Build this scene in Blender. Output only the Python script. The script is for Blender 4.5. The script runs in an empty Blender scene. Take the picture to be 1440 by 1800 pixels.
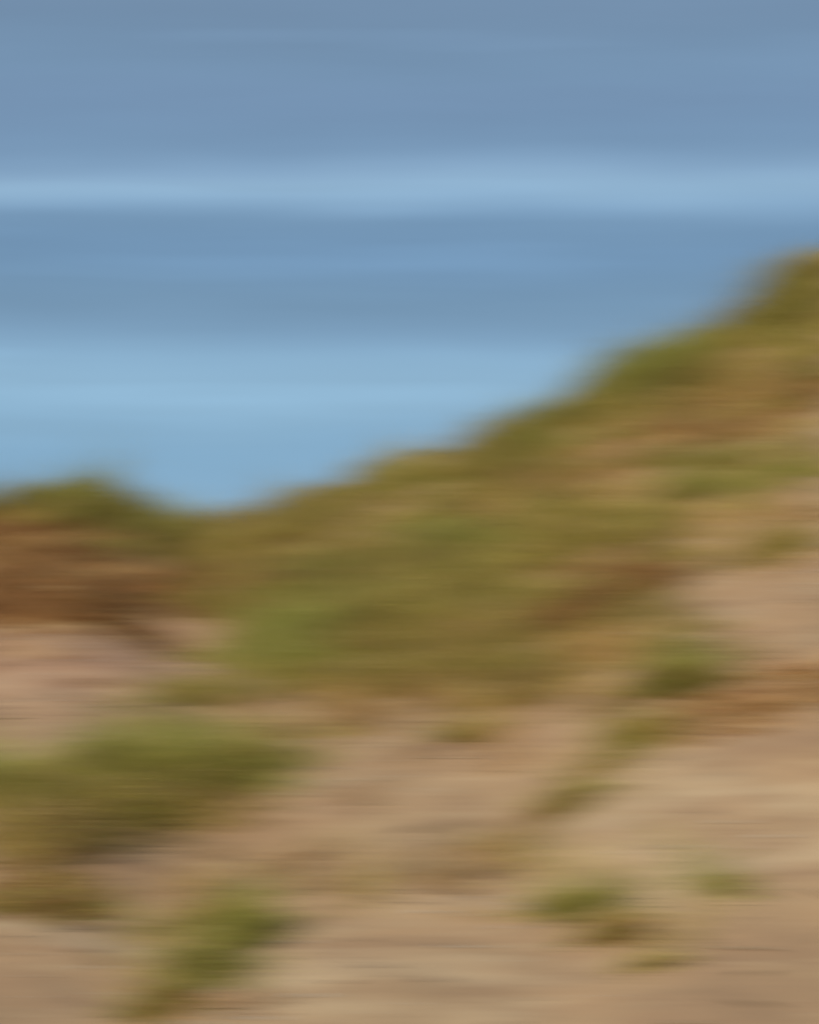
import bpy, math, random
import numpy as np
from mathutils import Vector

scene = bpy.context.scene
rad = math.radians
rng = np.random.default_rng(11)
random.seed(11)

# ------------------------------------------------------------------ camera
F = 2283.0            # focal length in photo pixels (photo is 1440 x 1800)
CAMH = 1.6
PITCH = rad(2.5)
cd = bpy.data.cameras.new('camera')
cam = bpy.data.objects.new('camera', cd)
scene.collection.objects.link(cam)
cam.location = (0, 0, CAMH)
cam.rotation_euler = (rad(90) + PITCH, 0, 0)
cd.sensor_fit = 'HORIZONTAL'
cd.sensor_width = 36.0
cd.lens = 36.0 * F / 1440.0
cd.clip_start = 0.05
cd.clip_end = 9000.0
# the whole photograph is out of focus, smeared sideways: a lens focused very near with a wide, low aperture
cd.dof.use_dof = True
cd.dof.focus_distance = 0.30
cd.dof.aperture_fstop = 300.0
cd.dof.aperture_ratio = 0.0077
scene.camera = cam

# ------------------------------------------------------------------ sky
SUN_EL, SUN_AZ = rad(44), rad(-132)     # azimuth measured from +Y towards +X
w = bpy.data.worlds.new('World'); scene.world = w
w.use_nodes = True
nt = w.node_tree; nt.nodes.clear()
def N(tree, t, **kw):
    n = tree.nodes.new(t)
    for k, v in kw.items(): setattr(n, k, v)
    return n
def s2l(c):
    return tuple((x/255/12.92 if x/255 <= .04045 else ((x/255+.055)/1.055)**2.4) for x in c)
L = nt.links.new
out = N(nt, 'ShaderNodeOutputWorld'); bg = N(nt, 'ShaderNodeBackground')
bg.inputs['Strength'].default_value = 0.10
sky = N(nt, 'ShaderNodeTexSky', sky_type='NISHITA'); sky.sun_disc = False
sky.sun_elevation = SUN_EL; sky.sun_rotation = SUN_AZ; sky.air_density = 1.0; sky.dust_density = 1.2
tc = N(nt, 'ShaderNodeTexCoord'); sep = N(nt, 'ShaderNodeSeparateXYZ')
L(tc.outputs['Generated'], sep.inputs[0])
def M(tree, op, a, b=None, c=None, clamp=False):
    n = tree.nodes.new('ShaderNodeMath'); n.operation = op; n.use_clamp = clamp
    for i, v in enumerate((a, b, c)):
        if v is None: continue
        if isinstance(v, (int, float)): n.inputs[i].default_value = v
        else: tree.links.new(v, n.inputs[i])
    return n.outputs[0]
# cloud banks lie in long strips across the view, so their height is measured mostly against the distance along Y
hyp = M(nt, 'SQRT', M(nt, 'ADD', M(nt, 'MULTIPLY', sep.outputs[1], sep.outputs[1]), M(nt, 'MULTIPLY', M(nt, 'MULTIPLY', sep.outputs[0], sep.outputs[0]), .09)))
el = M(nt, 'MULTIPLY', M(nt, 'ARCTAN2', sep.outputs[2], hyp), 180/math.pi)
az = M(nt, 'MULTIPLY', M(nt, 'ARCTAN2', sep.outputs[0], sep.outputs[1]), 180/math.pi)
def noise2(sx, sy, off, detail=3, rough=.5):
    cb = N(nt, 'ShaderNodeCombineXYZ')
    L(M(nt, 'MULTIPLY', az, sx), cb.inputs[0]); L(M(nt, 'MULTIPLY', el, sy), cb.inputs[1]); cb.inputs[2].default_value = off
    nz = N(nt, 'ShaderNodeTexNoise'); nz.inputs['Scale'].default_value = 1
    nz.inputs['Detail'].default_value = detail; nz.inputs['Roughness'].default_value = rough
    L(cb.outputs[0], nz.inputs['Vector'])
    return M(nt, 'SUBTRACT', nz.outputs['Fac'], .5)
warp = noise2(.06, .24, 9.3, 2)
el2 = M(nt, 'ADD', el, M(nt, 'ADD', M(nt, 'MULTIPLY', warp, 1.9), .12))
ramp = N(nt, 'ShaderNodeValToRGB')
L(M(nt, 'DIVIDE', el2, 40.0, clamp=True), ramp.inputs[0])
stops = [(0, (128,170,200)), (3.0, (127,171,206)), (5.6, (126,171,206)), (7.4, (143,182,210)), (9.4, (140,180,210)),
         (10.6, (124,160,192)), (12.0, (111,144,172)), (13.6, (112,148,182)), (15.1, (113,147,178)), (15.7, (134,170,202)),
         (16.5, (150,185,212)), (17.2, (138,171,202)), (18.2, (117,149,180)), (20.2, (118,146,177)), (21.5, (121,152,182)),
         (23.7, (116,143,171)), (30, (122,148,176)), (40, (118,146,178))]
cr = ramp.color_ramp
cr.interpolation = 'B_SPLINE'
while len(cr.elements) > 1: cr.elements.remove(cr.elements[-1])
cr.elements[0].position = 0; cr.elements[0].color = (*s2l(stops[0][1]), 1)
for e_, c_ in stops[1:]:
    el_ = cr.elements.new(e_/40.0); el_.color = (*s2l(c_), 1)
streak = noise2(.05, .4, 7.7, 4, .55)
wisp = M(nt, 'MULTIPLY', M(nt, 'MAXIMUM', M(nt, 'SUBTRACT', noise2(.035, .5, 33.7, 2, .5), .06), 0), .6)
gain = M(nt, 'ADD', M(nt, 'ADD', 1.0, wisp), M(nt, 'MULTIPLY', streak, .26))
sc = N(nt, 'ShaderNodeVectorMath', operation='SCALE')
L(ramp.outputs[0], sc.inputs[0]); L(M(nt, 'MULTIPLY', gain, 10.0), sc.inputs['Scale'])
mx = N(nt, 'ShaderNodeMix', data_type='RGBA'); mx.inputs[0].default_value = .86   # cloud and haze over the clear sky
L(sky.outputs[0], mx.inputs[6]); L(sc.outputs[0], mx.inputs[7])
L(mx.outputs[2], bg.inputs['Color']); L(bg.outputs[0], out.inputs[0])

# ------------------------------------------------------------------ sun
sd = bpy.data.lights.new('sun', 'SUN'); sd.energy = 3.9; sd.angle = rad(3.0); sd.color = (1, .93, .82)
so = bpy.data.objects.new('sun', sd); scene.collection.objects.link(so)
d = Vector((math.sin(SUN_AZ)*math.cos(SUN_EL), math.cos(SUN_AZ)*math.cos(SUN_EL), math.sin(SUN_EL)))
so.rotation_euler = d.to_track_quat('Z', 'Y').to_euler()
so.location = (-10, 5, 20)

scene.view_settings.view_transform = 'Standard'
scene.view_settings.look = 'None'
scene.view_settings.exposure = 0.0
scene.view_settings.gamma = 1.0
scene.view_settings.use_curve_mapping = False

# ------------------------------------------------------------------ helpers
def tag(o, label=None, cat=None, group=None, kind=None):
    if label: o['label'] = label
    if cat: o['category'] = cat
    if group: o['group'] = group
    if kind: o['kind'] = kind
    return o
def link(o, parent=None):
    scene.collection.objects.link(o)
    if parent: o.parent = parent
    return o

CP, SP = math.cos(PITCH), math.sin(PITCH)
def project(x, y, z):
    """world point -> photo pixel"""
    dz = z - CAMH
    fw = y*CP + dz*SP; up = -y*SP + dz*CP
    fw = np.maximum(fw, 1e-3)
    return 720 + F*x/fw, 900 - F*up/fw

# smooth value noise for numpy
_tab = np.random.default_rng(5).random((256, 256))
def vnoise(x, y):
    xi = np.floor(x).astype(int); yi = np.floor(y).astype(int)
    fx = x-xi; fy = y-yi; fx = fx*fx*(3-2*fx); fy = fy*fy*(3-2*fy)
    a = _tab[xi & 255, yi & 255]; b = _tab[(xi+1) & 255, yi & 255]
    c = _tab[xi & 255, (yi+1) & 255]; e = _tab[(xi+1) & 255, (yi+1) & 255]
    return (a*(1-fx)+b*fx)*(1-fy)+(c*(1-fx)+e*fx)*fy - .5
def fbm(x, y, o=4):
    s = 0; a = 1
    for _ in range(o):
        s = s + a*vnoise(x, y); x = x*2.03+17.1; y = y*2.03+9.7; a *= .5
    return s

# ------------------------------------------------------------------ dune shape
YC = 14.0
# crest line: photo column -> row of the bare ground under the crest grass
prof = [(-900, 1010), (-400, 960), (-120, 915), (0, 900), (50, 884), (100, 872), (140, 878), (180, 888), (220, 905), (265, 930), (310, 950), (350, 954), (400, 934), (450, 904),
        (560, 872), (640, 838), (700, 822), (800, 796), (900, 764), (960, 738), (1030, 696), (1090, 656), (1160, 622), (1240, 606), (1290, 584),
        (1340, 540), (1390, 484), (1440, 452), (1600, 420), (1900, 380), (2600, 420)]
px_ = np.array([(p[0]-720)/F*YC for p in prof])
pz_ = np.array([CAMH + math.tan(math.atan((900-p[1])/F)+PITCH)*YC for p in prof])
def crest(x):
    s = 0
    for k in (-.1, -.05, 0, .05, .1): s = s + np.interp(x+k, px_, pz_)
    return s/5
def height(x, y):
    yc = YC + .5*vnoise(x*.35+3, x*0+1)
    z1 = crest(x*YC/np.clip(y, 6, YC*1.02))
    t = np.clip((y-3.2)/(yc-3.2), 0, 1)
    S = t**1.12*(1-.12*np.sin(math.pi*t))
    front = z1*S
    b = np.clip((y-yc)/30, 0, 1)
    back = z1*(1-b*b*(3-2*b)*.92) - .12*np.clip(y-yc, 0, 3)
    z = np.where(y < yc, front, np.maximum(back, .1))
    near = np.clip((y-1)/3, 0, 1)*np.clip(1-(np.maximum(np.abs(x), y)-22)/60, 0, 1)
    e = np.clip(np.abs((y-YC)/2.0), .25, 1)
    z = z + near*(.16*fbm(x*.7, y*.7, 3)*e + .07*fbm(x*2.3+5, y*2.3, 3)*e + .018*fbm(x*5+2, y*7, 3)*np.clip(e, 0, 1) + .015*fbm(x*13, y*13, 2))
    far = np.clip((np.abs(x)-12)/40, 0, 1)
    return z*(1-far) + far*(.5 + 1.2*fbm(x*.05, y*.05, 3)*np.clip(1-(np.abs(x)+y)/2500, 0, 1))*np.clip(1, 0, 1)

# ------------------------------------------------------------------ vegetation patches (each is a spot on the slope)
def ground_at(u, v):
    """where the sight line through a photo pixel meets the dune"""
    best = None
    dx = (u-720)/F; du = (900-v)/F
    dirv = np.array([dx, CP-du*SP, SP+du*CP])
    t = np.arange(2.5, 16, .02)
    X = dirv[0]*t; Y = dirv[1]*t; Z = CAMH+dirv[2]*t
    hit = Z <= height(X, Y)
    i = int(np.argmax(hit)) if hit.any() else -1
    if i < 0:
        i = int(np.argmin(Z-height(X, Y)))
    return X[i], Y[i]

# (column, row, half width, half height, tilt deg, strength, kind)
P = [
 # crest band
 (60, 905, 150, 28, 0, .8, 'o'), (150, 905, 90, 26, 10, .9, 'g'), (330, 985, 110, 30, 0, .7, 'o'),
 (470, 950, 110, 35, -15, .8, 'o'), (620, 900, 130, 45, -12, 1, 'o'), (700, 870, 90, 30, -15, .9, 'g'),
 (860, 830, 150, 55, -18, 1, 'o'), (960, 790, 100, 40, -20, 1, 'g'), (1060, 730, 90, 40, -25, 1, 'o'),
 (1190, 650, 120, 42, -20, 1.1, 'g'), (1290, 620, 90, 45, -25, 1, 'o'), (1400, 540, 90, 60, -30, 1.2, 'o'), (1420, 640, 70, 40, 0, .7, 'o'),
 # middle grassy band running down to the left
 (800, 960, 170, 60, -10, 1, 'g'), (640, 960, 180, 60, -5, .7, 'o'), (950, 900, 150, 50, -10, .7, 'o'), (1000, 960, 140, 40, 0, .7, 'o'),
 (700, 1050, 230, 60, -5, 1, 'o'), (560, 1090, 150, 60, -10, .9, 'g'), (500, 1150, 120, 50, -10, 1.1, 'g'),
 (850, 1060, 180, 60, -5, .8, 'o'), (720, 1150, 250, 50, 0, .9, 'o'), (880, 1190, 150, 35, 0, 1, 'o'), (420, 1060, 120, 40, 0, .7, 'o'),
 (350, 1230, 110, 30, 0, .5, 'o'), (640, 1220, 200, 35, 0, .5, 'o'), (1000, 1140, 130, 30, 0, .5, 'o'),
 # right, on the upper slope
 (1220, 850, 150, 50, -8, 1, 'g'), (1120, 900, 90, 25, 0, .7, 'o'), (1350, 820, 90, 25, 0, .5, 'o'), (1290, 980, 190, 25, 0, .8, 'o'),
 (1200, 1200, 80, 22, 0, 1.2, 'g'), (1100, 1290, 100, 26, 0, .8, 'o'), (1030, 1400, 90, 22, -10, .9, 'o'), (1060, 1350, 90, 18, 0, .5, 'o'),
 (830, 1290, 100, 22, 0, .7, 'o'), (1430, 1330, 40, 16, 0, .7, 'o'),
 # lower left
 (300, 1350, 190, 60, 5, .7, 'g'), (180, 1400, 190, 45, 0, .5, 'o'), (20, 1370, 90, 40, 0, 1, 'g'), (60, 1450, 150, 40, 0, .7, 'o'),
 (420, 1350, 110, 35, 0, .9, 'g'), (300, 1440, 180, 30, 0, .4, 'o'), (60, 1500, 120, 30, 0, .5, 'o'),
 (400, 1640, 80, 45, -20, .6, 'g'), (360, 1700, 70, 40, -35, .5, 'g'), (300, 1755, 90, 30, -30, .9, 'o'), (600, 1570, 110, 22, 0, .4, 'o'),
 (60, 1610, 130, 25, 0, .4, 'o'), (760, 1500, 110, 18, 0, .3, 'g'),
 # lower right
 (990, 1590, 110, 20, 5, 1, 'g'), (1090, 1630, 80, 25, 15, .9, 'o'), (1120, 1690, 70, 22, 15, .6, 'g'), (1260, 1560, 80, 25, 5, .5, 'g'),
 (860, 1600, 80, 14, -5, .4, 'o'), (840, 1690, 90, 12, 0, .2, 'o'),
 # dry brown scrub
 (60, 960, 190, 45, 0, .9, 'r'), (160, 1060, 150, 42, 5, 1.2, 'r'), (30, 1060, 120, 50, 0, .7, 'r'), (330, 1020, 130, 40, 0, .8, 'r'),
 (1060, 1050, 110, 40, 0, 1.3, 'r'), (1080, 1080, 120, 40, 0, .7, 'o'), (1000, 1090, 120, 40, 0, .6, 'r'), (1330, 1240, 150, 30, 5, .3, 'r'), (1100, 1000, 150, 30, 0, .6, 'r'),
 (1380, 690, 110, 30, 0, .8, 'r'), (1180, 770, 140, 50, -10, .4, 'r'), (1300, 740, 160, 60, 0, .4, 'r'), (960, 1420, 70, 14, 0, .7, 'r'),
 (80, 1580, 120, 34, 0, .4, 'r'), (150, 1480, 170, 50, 0, .5, 'd'), (250, 1450, 170, 30, 0, .4, 'o'), (500, 1340, 60, 20, 0, .7, 'r'), (480, 1010, 160, 35, 0, .6, 'r'), (1130, 1650, 70, 16, 0, .6, 'r'),
 (1380, 900, 90, 18, 0, .5, 'r'), (1250, 905, 160, 22, 0, .5, 'r'), (600, 1200, 90, 18, 0, .5, 'r'), (40, 1150, 120, 18, 0, .35, 'r'), (230, 1205, 90, 14, 0, .5, 'r'),
 (850, 1610, 110, 14, 0, .45, 'r'), (330, 1770, 110, 18, -10, .5, 'r'),
 # straw coloured grass
 (640, 1060, 260, 70, 0, .7, 'd'), (880, 1130, 220, 50, 0, .8, 'd'), (1050, 850, 200, 60, -15, .7, 'd'), (1280, 690, 160, 50, -15, .7, 'd'), (1100, 1100, 150, 60, 0, .6, 'o'), (1100, 960, 200, 30, 0, .6, 'o'), (1280, 930, 160, 30, 0, .5, 'o'),
 (235, 930, 80, 30, 20, 1.0, 'o'), (250, 960, 120, 30, 0, .7, 'g'), (780, 1510, 220, 26, 0, .5, 'd'), (620, 1460, 180, 22, 0, .35, 'd'), (900, 1340, 200, 30, 0, .3, 'd'), (1180, 1240, 140, 24, 0, .4, 'd'), (60, 930, 200, 40, 0, .8, 'r'), (120, 1010, 200, 60, 0, 1.0, 'r'), (40, 1040, 160, 60, 0, .9, 'r'),
 (1150, 860, 160, 50, 0, .6, 'o'), (1350, 850, 120, 40, 0, .6, 'g'), (1300, 900, 160, 40, 0, .5, 'd'), (1380, 960, 120, 30, 0, .5, 'o'), (1250, 700, 200, 50, -10, .6, 'o'), (1400, 740, 90, 50, 0, .5, 'o'),
 (620, 1020, 200, 50, -8, .5, 'g'), (780, 1100, 200, 40, 0, .4, 'g'), (560, 1000, 160, 50, 0, .4, 'd'),
 (1150, 700, 100, 40, -20, .8, 'g'), (1050, 720, 90, 35, -30, .8, 'g'), (1400, 600, 70, 60, 0, .8, 'g'), (1420, 520, 80, 50, 0, .9, 'g'), (1420, 560, 80, 50, 0, .7, 'o'), (1140, 1670, 70, 24, 20, .5, 'g'), (120, 1000, 200, 60, 0, .5, 'd'), (110, 880, 110, 24, 0, .7, 'g'),
 (280, 1700, 110, 60, -30, .35, 'g'), (480, 1590, 120, 30, 0, .3, 'g'), (950, 1540, 130, 20, 0, .3, 'g'), (1160, 1170, 120, 22, 0, .3, 'g'), (800, 1480, 130, 20, 0, .25, 'g'),
 (800, 1240, 250, 40, 0, .8, 'd'), (560, 1280, 200, 40, 0, .6, 'd'), (1100, 1150, 160, 35, 0, .6, 'd'), (1180, 740, 200, 60, -10, .8, 'd'),
 (950, 870, 180, 50, -10, .6, 'd'), (1200, 960, 200, 30, 0, .6, 'd'), (700, 1010, 200, 40, -5, .6, 'd'), (500, 960, 200, 40, 0, .6, 'd'),
 (150, 1000, 200, 30, 5, .5, 'd'), (400, 1430, 200, 30, 0, .5, 'd'), (720, 1560, 200, 25, 0, .35, 'd'), (330, 1620, 180, 80, -30, .35, 'd'),
 (1030, 1560, 120, 20, 0, .4, 'd'), (1400, 780, 100, 60, 0, .4, 'd'), (100, 1480, 160, 50, 0, .5, 'd'), (1380, 1180, 140, 20, 0, .3, 'd'),
]
W = {k: [] for k in 'gord'}
for (u, v, a, b, tl, s_, k) in P:
    W[k].append((u, v, a, b, math.cos(rad(tl)), math.sin(rad(tl)), s_))
def density(x, y, kind):
    z = height(x, y)
    u, v = project(x, y, z)
    tot = np.zeros_like(x)
    for (cu, cv, a, b, c, s_, st) in W[kind]:
        du = u-cu; dv = v-cv
        p = du*c+dv*s_; q = -du*s_+dv*c
        tot += st*np.exp(-((p/(a*.8))**2+(q/b)**2))
    # beyond the picture the same mosaic of grass and sand carries on
    edge = np.clip((np.maximum(np.abs(u-720)-800, np.abs(v-1150)-700))/120, 0, 1)
    off = {'g': 1, 'o': 7, 'r': 13, 'd': 19}[kind]
    wild = np.clip(fbm(x*.8+off, y*.8+off, 2)*2.2+.15, 0, 1)*(.8 if kind != 'g' else .6)*np.clip(.3+(y-4)/8, .25, 1)
    return tot*(1-edge)+wild*edge

# ------------------------------------------------------------------ materials
def new_mat(name):
    m = bpy.data.materials.new(name); m.use_nodes = True
    t = m.node_tree; t.nodes.clear()
    o = t.nodes.new('ShaderNodeOutputMaterial')
    return m, t, o
def sand_material():
    m, t, o = new_mat('dune_sand'); l = t.links.new
    p = t.nodes.new('ShaderNodeBsdfPrincipled'); p.inputs['Roughness'].default_value = .95
    p.inputs['Specular IOR Level'].default_value = .15
    g = t.nodes.new('ShaderNodeNewGeometry')
    def nz(scale, det=5, vec=None, rough=.55):
        n = t.nodes.new('ShaderNodeTexNoise'); n.inputs['Scale'].default_value = scale
        n.inputs['Detail'].default_value = det; n.inputs['Roughness'].default_value = rough
        l(vec or g.outputs['Position'], n.inputs['Vector']); return n.outputs['Fac']
    def mixc(f, a, b):
        n = t.nodes.new('ShaderNodeMix'); n.data_type = 'RGBA'
        if isinstance(f, float): n.inputs[0].default_value = f
        else: l(f, n.inputs[0])
        for i, c in ((6, a), (7, b)):
            if isinstance(c, tuple): n.inputs[i].default_value = (*c, 1)
            else: l(c, n.inputs[i])
        return n.outputs[2]
    def rng_(v, a, b):
        n = t.nodes.new('ShaderNodeMapRange'); n.inputs[1].default_value = a; n.inputs[2].default_value = b; l(v, n.inputs[0]); return n.outputs[0]
    mp = t.nodes.new('ShaderNodeMapping'); mp.inputs['Scale'].default_value = (.35, 1.6, 2.4); l(g.outputs['Position'], mp.inputs[0])
    lay = mp.outputs[0]
    pale = mixc(rng_(nz(.9), .35, .65), (.365, .225, .118), (.36, .25, .132))
    c = mixc(rng_(nz(2.2, 6, lay), .38, .68), pale, (.27, .165, .09))
    c = mixc(rng_(nz(6, 6, lay), .55, .78), c, (.42, .29, .16))
    c = mixc(rng_(nz(14, 5), .60, .72), c, (.30, .195, .10))
    c = mixc(rng_(nz(60, 3), .35, .75), c, mixc(.35, c, (.24, .16, .10)))
    c = mixc(rng_(nz(1.6, 4, lay), .52, .72), c, (.43, .31, .18))
    at = t.nodes.new('ShaderNodeAttribute'); at.attribute_name = 'earth'
    sp_ = t.nodes.new('ShaderNodeSeparateColor'); l(at.outputs['Color'], sp_.inputs[0])
    pink = mixc(sp_.outputs[1], c, (.33, .185, .11))       # reddish older sand on the left
    soil = mixc(rng_(nz(9), .35, .65), (.24, .13, .045), (.34, .22, .085))
    c = mixc(sp_.outputs[0], pink, soil)
    l(c, p.inputs['Base Color'])
    b = t.nodes.new('ShaderNodeBump'); b.inputs['Strength'].default_value = .3; b.inputs['Distance'].default_value = .03
    l(nz(26, 6), b.inputs['Height']); l(b.outputs[0], p.inputs['Normal'])
    l(p.outputs[0], o.inputs[0]); return m
def blade_material(name, rough=.6):
    m, t, o = new_mat(name); l = t.links.new
    at = t.nodes.new('ShaderNodeAttribute'); at.attribute_name = 'tint'
    p = t.nodes.new('ShaderNodeBsdfPrincipled'); p.inputs['Roughness'].default_value = rough
    p.inputs['Specular IOR Level'].default_value = .25
    l(at.outputs['Color'], p.inputs['Base Color'])
    tr = t.nodes.new('ShaderNodeBsdfTranslucent'); l(at.outputs['Color'], tr.inputs[0])
    mxs = t.nodes.new('ShaderNodeMixShader'); mxs.inputs[0].default_value = .35
    l(p.outputs[0], mxs.inputs[1]); l(tr.outputs[0], mxs.inputs[2]); l(mxs.outputs[0], o.inputs[0]); return m
SAND = sand_material()
BLADE = blade_material('grass_blade')
TWIG = blade_material('dry_twig', .8)

# ------------------------------------------------------------------ terrain mesh
def axis(lo, hi, step, far):
    a = np.arange(lo, hi+1e-6, step); g = []
    s = step; v = hi
    while v < far: s *= 1.35; v += s; g.append(v)
    h = []; s = step; v = lo
    while v > -far: s *= 1.35; v -= s; h.append(v)
    return np.concatenate([h[::-1], a, g])
xs = axis(-8, 8, .045, 3000); ys = axis(2.4, 17, .05, 3000)
X, Y = np.meshgrid(xs, ys, indexing='ij')
Z = height(X.ravel(), Y.ravel())
nx, ny = len(xs), len(ys)
V = np.stack([X.ravel(), Y.ravel(), Z], 1)
i = np.arange(nx-1)[:, None]*ny + np.arange(ny-1)[None, :]
Fq = np.stack([i, i+ny, i+ny+1, i+1], -1).reshape(-1, 4)
def quick_mesh(name, V, Fc, mat, tint=None, smooth=False, attr='tint'):
    me = bpy.data.meshes.new(name)
    n = Fc.shape[1]
    me.vertices.add(len(V)); me.vertices.foreach_set('co', V.astype(np.float32).ravel())
    me.loops.add(Fc.size); me.loops.foreach_set('vertex_index', Fc.astype(np.int32).ravel())
    me.polygons.add(len(Fc)); me.polygons.foreach_set('loop_start', (np.arange(len(Fc))*n).astype(np.int32))
    me.update(calc_edges=True)
    if smooth: me.polygons.foreach_set('use_smooth', np.ones(len(Fc), bool))
    if tint is not None:
        a = me.color_attributes.new(attr, 'FLOAT_COLOR', 'POINT')
        a.data.foreach_set('color', np.concatenate([tint, np.ones((len(tint), 1))], 1).astype(np.float32).ravel())
    me.materials.append(mat)
    return me
xr, yr = X.ravel(), Y.ravel()
veg = density(xr, yr, 'g')*.35 + density(xr, yr, 'o')*.4 + density(xr, yr, 'r')*.85 + density(xr, yr, 'd')*.25
u_, v_ = project(xr, yr, Z)
pinkw = np.clip(1-(u_-250)/250, 0, 1)*np.clip(1-np.abs(v_-1150)/160, 0, 1)*.8
soil = np.clip(veg + .35*fbm(xr*3, yr*3, 3), 0, .95)*np.clip(veg*4, 0, 1)
terr = link(bpy.data.objects.new('dune_ground', quick_mesh('dune_ground', V, Fq, SAND, np.stack([soil, pinkw, pinkw*0], 1), True, 'earth')))
tag(terr, kind='structure')

# ------------------------------------------------------------------ blades
PAL = {  # linear colours of the living and dead leaves
 'g': [(.30, .32, .055), (.34, .35, .070), (.23, .26, .040), (.42, .37, .11)],
 'o': [(.36, .31, .055), (.30, .27, .040), (.42, .33, .085), (.25, .25, .035), (.50, .38, .14)],
 'd': [(.48, .33, .12), (.42, .27, .09), (.55, .40, .18), (.36, .24, .06)],
 'r': [(.36, .190, .065), (.29, .155, .045), (.42, .24, .09), (.23, .13, .033)],
}
def blades(bx, by, bz, h, wd, lean_az, lean, col, curve=.6):
    """tapered, bent leaf strips: 4 rings, 3 quads each"""
    n = len(bx)
    tt = np.array([0, .38, .72, 1.0])
    V = np.zeros((n, 8, 3)); C = np.zeros((n, 8, 3))
    dx, dy = np.cos(lean_az), np.sin(lean_az)
    sa = rng.uniform(0, 2*math.pi, n); sx, sy = np.cos(sa), np.sin(sa)
    for k, t in enumerate(tt):
        ang = lean*(t*.5+curve*t*t)
        rr = h*t*np.sin(ang); zz = h*t*np.cos(ang)
        ww = wd*(1-.9*t**1.6)*.5
        for s_, j in ((-1, 2*k), (1, 2*k+1)):
            V[:, j, 0] = bx+dx*rr+sx*ww*s_
            V[:, j, 1] = by+dy*rr+sy*ww*s_
            V[:, j, 2] = bz+zz-.02
            C[:, j] = col
    base = np.arange(n)[:, None, None]*8
    q = np.array([[0, 1, 3, 2], [2, 3, 5, 4], [4, 5, 7, 6]])[None]
    return V.reshape(-1, 3), (base+q).reshape(-1, 4), C.reshape(-1, 3)
def pick(kind, n):
    p = np.array(PAL[kind]); c = p[rng.integers(0, len(p), n)]
    return np.array((1.2, 1.12, 1.2))*c*rng.uniform(.85, 1.25, (n, 1))
HGT = {'g': .34, 'o': .30, 'd': .26, 'r': .15}
def cover(kind, name, tufts, per):
    n0 = tufts*14
    x = rng.uniform(-8, 8, n0); y = rng.uniform(3, 16.5, n0)
    keep = np.abs(x) < y*.40+.6
    x, y = x[keep], y[keep]
    dn = density(x, y, kind)*np.clip(.75+1.1*fbm(x*2.5+31, y*2.5, 2), .15, 1.5)
    keep = rng.random(len(x)) < dn*tufts*1.0/n0*4.2
    x, y = x[keep], y[keep]
    nt_ = len(x)
    tsc = rng.uniform(.6, 1.3, nt_)*np.clip(.7+.3*dn[keep], .6, 1.1)
    tcol = rng.uniform(.5, 1.35, nt_)
    idx = np.repeat(np.arange(nt_), per)
    m = len(idx); r = rng.normal(0, .055, (m, 2))
    bx = x[idx]+r[:, 0]; by = y[idx]+r[:, 1]
    cr_ = np.exp(-((by-YC)/1.0)**2)*(1 if kind in 'go' else .4)
    h = HGT[kind]*tsc[idx]*rng.uniform(.5, 1.15, m)*(1+cr_*1.3*np.clip(.6+1.2*vnoise(bx*3, by*0), 0, 1.2))
    wd = rng.uniform(.006, .012, m)*(1.0 if kind != 'r' else 1.3)
    la = np.arctan2(r[:, 1], r[:, 0])+rng.normal(0, .5, m)
    lean = np.clip(.35+6*np.hypot(r[:, 0], r[:, 1])+rng.normal(0, .2, m), .1, 1.5)
    if kind == 'r': lean = rng.uniform(.3, 1.5, m)
    col = pick(kind, m)*tcol[idx][:, None]
    V, Fc, C = blades(bx, by, height(bx, by), h, wd, la, lean, col)
    o = link(bpy.data.objects.new(name, quick_mesh(name, V, Fc, BLADE if kind != 'r' else TWIG, C)))
    print(name, nt_, 'tufts', m*6, 'tris')
    return o
tag(cover('g', 'green_grass', 3000, 24), 'fresh green marram grass growing thinly between the clumps on the dune slope', 'grass', kind='stuff')
tag(cover('o', 'olive_grass', 4200, 24), 'olive green beach grass covering the crest and middle of the dune', 'grass', kind='stuff')
tag(cover('d', 'straw_grass', 3800, 20), 'straw coloured dead grass mixed into the dune vegetation', 'dry grass', kind='stuff')
tag(cover('r', 'brown_scrub', 4500, 22), 'low reddish brown dead scrub lying on the dune', 'scrub', kind='stuff')

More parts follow.
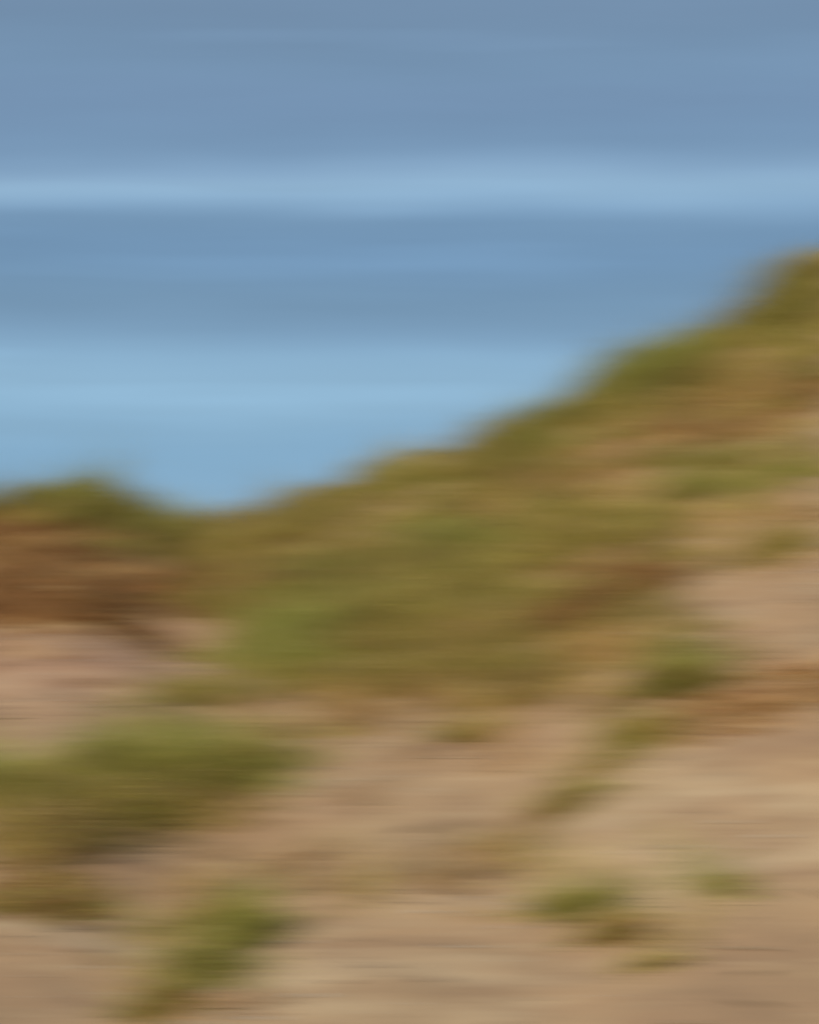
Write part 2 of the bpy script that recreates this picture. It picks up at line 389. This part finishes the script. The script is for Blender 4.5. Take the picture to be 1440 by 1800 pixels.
# ------------------------------------------------------------------ debris on the sand
def debris():
    n0 = 1200
    x = rng.uniform(-6, 6, n0); y = rng.uniform(3, 15, n0)
    k = (np.abs(x) < y*.4+.4) & (fbm(x*1.5, y*1.5, 3) > -.05)
    x, y = x[k], y[k]; n = len(x)
    a = rng.uniform(0, math.pi, n); ln = rng.uniform(.03, .16, n)
    V = np.zeros((n, 6, 3)); r = rng.uniform(.003, .007, n)
    for e, s_ in ((0, -1), (1, 1)):
        cx = x+np.cos(a)*ln*s_*.5; cy = y+np.sin(a)*ln*s_*.5; cz = height(cx, cy)+.004
        for q in range(3):
            an = q*2.0944+.5
            V[:, e*3+q, 0] = cx-np.sin(a)*r*np.cos(an); V[:, e*3+q, 1] = cy+np.cos(a)*r*np.cos(an); V[:, e*3+q, 2] = cz+r*np.sin(an)+.003
    q = np.array([[0, 1, 4, 3], [1, 2, 5, 4], [2, 0, 3, 5]])[None]
    Fc = (np.arange(n)[:, None, None]*6+q).reshape(-1, 4)
    c = np.array([(.22, .15, .08), (.28, .20, .11), (.42, .32, .20)])[rng.integers(0, 3, n)]
    o = link(bpy.data.objects.new('fallen_twigs', quick_mesh('fallen_twigs', V.reshape(-1, 3), Fc, TWIG, np.repeat(c, 6, 0))))
    tag(o, 'scattered dead stems and twigs lying on the bare sand', 'twigs', kind='stuff')
    n0 = 7000
    x = rng.uniform(-6, 6, n0); y = rng.uniform(3, 15, n0)
    k = (np.abs(x) < y*.4+.4) & (fbm(x*1.1+40, y*1.1, 3) > .05)
    x, y = x[k], y[k]; n = len(x)
    s_ = rng.uniform(.006, .022, n); V = np.zeros((n, 6, 3)); an0 = rng.uniform(0, 6, n); z = height(x, y)
    for q in range(4):
        V[:, q, 0] = x+s_*np.cos(an0+q*1.5708)*rng.uniform(.6, 1.2, n); V[:, q, 1] = y+s_*np.sin(an0+q*1.5708)*rng.uniform(.6, 1.2, n); V[:, q, 2] = z+.003
    V[:, 4] = np.stack([x, y, z+s_*.7], 1); V[:, 5] = np.stack([x, y, z-s_*.5], 1)
    q = np.array([[0, 1, 4], [1, 2, 4], [2, 3, 4], [3, 0, 4], [1, 0, 5], [2, 1, 5], [3, 2, 5], [0, 3, 5]])[None]
    Fc = (np.arange(n)[:, None, None]*6+q).reshape(-1, 3)
    c = np.array([(.55, .45, .34), (.46, .34, .23), (.22, .15, .10), (.60, .52, .42)])[rng.integers(0, 4, n)]
    o = link(bpy.data.objects.new('shell_grit', quick_mesh('shell_grit', V.reshape(-1, 3), Fc, TWIG, np.repeat(c, 6, 0))))
    tag(o, 'small shells and pebbles scattered over the sand', 'pebbles', kind='stuff')
debris()

# ------------------------------------------------------------------ individual tussocks and shrubs
def tussock(name, label, cat, group, u, v, rx, ry, h, n, mix, sub=('leaf_blades', 'dead_blades')):
    """a clump rooted where the sight line meets the dune; rx, ry radii in metres across and up the slope"""
    cx, cy = ground_at(u, v); cz = float(height(np.array([cx]), np.array([cy]))[0])
    root = link(bpy.data.objects.new(name, None)); root.location = (cx, cy, cz)
    root.empty_display_size = .1
    tag(root, label, cat, group)
    for part, kinds, frac in ((sub[0], mix[0], .72), (sub[1], mix[1], .28)):
        m = int(n*frac*.75)
        a = rng.uniform(0, 2*math.pi, m); rr = np.sqrt(rng.random(m))
        # several shoots per clump
        sh = rng.integers(0, 26, m); sa = rng.uniform(0, 2*math.pi, 26); sr = rng.random(26)**.6
        bx = rx*(.78*sr[sh]*np.cos(sa[sh])+.28*rr*np.cos(a)); by = ry*(.78*sr[sh]*np.sin(sa[sh])+.28*rr*np.sin(a))
        bz = height(bx+cx, by+cy)-cz
        e = np.clip(np.hypot(bx/rx, by/ry), 0, 1)
        hh = h*(1-.45*e*e)*rng.uniform(.5, 1.12, m)
        if part == sub[1]: bx *= .7; by *= .7; bz = height(bx+cx, by+cy)-cz
        la = np.arctan2(by, bx)+rng.normal(0, .6, m)
        lean = np.clip(.2+.8*e+rng.normal(0, .22, m), .05, 1.5)
        col = np.concatenate([pick(k_, 1) for k_ in rng.choice(list(kinds), m)])
        wd = rng.uniform(.006, .013, m)
        V, Fc, C = blades(bx, by, bz, hh, wd, la, lean, col)
        link(bpy.data.objects.new(part, quick_mesh(name+'_'+part, V, Fc, BLADE, C)), root)
    return root
def shrub(name, label, cat, group, u, v, rx, ry, h, n, mix):
    """a low dead bush: branching stems and small dry leaves"""
    cx, cy = ground_at(u, v); cz = float(height(np.array([cx]), np.array([cy]))[0])
    root = link(bpy.data.objects.new(name, None)); root.location = (cx, cy, cz); root.empty_display_size = .1
    tag(root, label, cat, group)
    m = n//6
    a = rng.uniform(0, 2*math.pi, m); e = np.sqrt(rng.random(m))
    bx = rx*.55*e*np.cos(a); by = ry*.55*e*np.sin(a); bz = height(bx+cx, by+cy)-cz
    lean = np.clip(.3+1.0*e+rng.normal(0, .2, m), .05, 1.4); hh = h*rng.uniform(.7, 1.3, m)
    V, Fc, C = blades(bx, by, bz, hh, rng.uniform(.008, .014, m), a, lean, pick('r', m))
    link(bpy.data.objects.new('stems', quick_mesh(name+'_stems', V, Fc, TWIG, C)), root)
    m = n
    a = rng.uniform(0, 2*math.pi, m); e = np.sqrt(rng.random(m)); lx = rx*e*np.cos(a); ly = ry*e*np.sin(a)
    lz = height(lx+cx, ly+cy)-cz + h*np.sqrt(np.clip(1-.8*e*e, 0, 1))*rng.uniform(.15, 1, m)*(.75+.5*fbm(lx*6+u, ly*6, 2))
    col = np.concatenate([pick(k_, 1) for k_ in rng.choice(list(mix), m)])
    V, Fc, C = blades(lx, ly, lz, rng.uniform(.03, .08, m), rng.uniform(.01, .022, m), rng.uniform(0, 6.3, m), rng.uniform(.2, 2.2, m), col)
    link(bpy.data.objects.new('leaves', quick_mesh(name+'_leaves', V, Fc, TWIG, C)), root)
    return root
T = tussock; G1 = 'grass tussocks on the bare sand'; G2 = 'grass tussocks along the dune crest'; G3 = 'grass tussocks in the grassy band'
GG, OO = ('gggo', 'od'), ('oog', 'dor')
T('grass_tussock', 'green grass clump on top of the reddish brown mound at the far left skyline', 'grass clump', G2, 95, 884, .42, .25, .26, 900, GG)
T('grass_tussock', 'olive grass clump hanging on the right shoulder of the reddish brown mound', 'grass clump', G2, 225, 938, .36, .25, .20, 600, OO)
T('grass_tussock', 'low olive grass clump in the skyline dip between mound and slope', 'grass clump', G2, 320, 985, .45, .25, .20, 600, OO)
T('grass_tussock', 'olive crest clump at the foot of the rising skyline, just right of the dip', 'grass clump', G2, 480, 925, .35, .25, .3, 700, OO)
T('grass_tussock', 'dark green crest clump halfway along the rising skyline', 'grass clump', G2, 690, 858, .45, .3, .32, 800, GG)
T('grass_tussock', 'bright olive crest clump between the middle of the skyline and its steep right end', 'grass clump', G2, 950, 780, .45, .3, .32, 800, OO)
T('grass_tussock', 'bright green rounded crest clump below the step in the skyline at right', 'grass clump', G2, 1185, 650, .6, .3, .36, 1100, GG)
T('grass_tussock', 'tall olive clump at the highest point of the dune, top right', 'grass clump', G2, 1420, 500, .4, .3, .5, 1200, ('oogo', 'od'))
T('grass_tussock', 'fresh green clump high in the middle of the grassy band', 'grass clump', G3, 800, 975, .45, .3, .2, 800, GG)
T('grass_tussock', 'green clump beside the bare reddish sand, at the lower left edge of the grassy band', 'grass clump', G3, 500, 1170, .32, .25, .25, 800, GG)
T('grass_tussock', 'wide dark olive clump at the bottom edge of the grassy band', 'grass clump', G3, 880, 1205, .42, .2, .18, 800, OO)
T('grass_tussock', 'dark green clump on the upper right slope above the dark brown scrub', 'grass clump', G3, 1220, 870, .6, .3, .22, 1000, GG)
T('grass_tussock', 'big dense green clump at lower left, the largest on the sand', 'grass clump', G1, 280, 1395, .44, .3, .38, 2000, ('gggo', 'god'))
T('grass_tussock', 'green clump touching the right side of the biggest clump, with brown foot', 'grass clump', G1, 420, 1370, .28, .2, .26, 900, ('ggo', 'or'))
T('grass_tussock', 'dark clump cut by the left picture edge, left of the biggest clump', 'grass clump', G1, 20, 1400, .3, .2, .22, 800, ('go', 'or'))
T('grass_tussock', 'green clump near the bottom left, upper end of a slanting row', 'grass clump', G1, 410, 1655, .17, .14, .22, 800, GG)
T('grass_tussock', 'green clump near the bottom left, middle of a slanting row', 'grass clump', G1, 360, 1715, .15, .12, .18, 600, GG)
T('grass_tussock', 'brownish clump at the bottom edge, lower end of a slanting row', 'grass clump', G1, 280, 1775, .16, .10, .13, 500, ('og', 'dr'))
T('grass_tussock', 'compact dark green clump on the sand at right, above the reddish scrub', 'grass clump', G1, 1195, 1215, .30, .14, .22, 1700, ('ggo', 'or'))
T('grass_tussock', 'olive clump below and left of the compact dark green one', 'grass clump', G1, 1100, 1305, .28, .15, .14, 600, OO)
T('grass_tussock', 'dark olive clump with brown foot, lowest of three stacked clumps right of centre', 'grass clump', G1, 1000, 1422, .22, .13, .15, 600, ('oog', 'r'))
T('grass_tussock', 'small olive clump in the middle of three stacked clumps right of centre', 'grass clump', G1, 1045, 1355, .2, .1, .09, 350, OO)
T('grass_tussock', 'small olive clump on the sand below the middle of the grassy band', 'grass clump', G1, 830, 1300, .24, .14, .12, 500, OO)
T('grass_tussock', 'low green clump on the sand at bottom right, upper left of a pair', 'grass clump', G1, 1000, 1605, .26, .10, .11, 600, ('ggo', 'or'))
T('grass_tussock', 'brownish olive clump at bottom right, lower right of a pair', 'grass clump', G1, 1085, 1650, .17, .10, .11, 600, ('oo', 'r'))
T('grass_tussock', 'thin pale green clump lowest on the bottom right sand', 'grass clump', G1, 1140, 1700, .15, .08, .08, 250, OO)
T('grass_tussock', 'sparse pale green clump alone on the sand near the right edge', 'grass clump', G1, 1260, 1575, .18, .1, .12, 150, GG)
G4 = 'dead brown shrubs on the dune'
shrub('dead_shrub', 'rusty brown dead shrub on the left mound above the reddish sand', 'shrub', G4, 170, 1075, .65, .35, .16, 2600, 'rrrd')
shrub('dead_shrub', 'dark brown dead shrub at the right end of the grassy band', 'shrub', G4, 1060, 1060, .5, .3, .20, 3400, 'rrrr')
shrub('dead_shrub', 'reddish brown dead shrub on sand at right edge below a green clump', 'shrub', G4, 1340, 1245, .5, .32, .08, 900, 'rrdd')
shrub('dead_shrub', 'low brown dead shrub on the sand at the lower left edge', 'shrub', G4, 80, 1590, .32, .2, .08, 600, 'rddo')
shrub('dead_shrub', 'brown dead shrub under the highest grass at the upper right edge', 'shrub', G4, 1400, 700, .5, .3, .12, 1400, 'rrd')
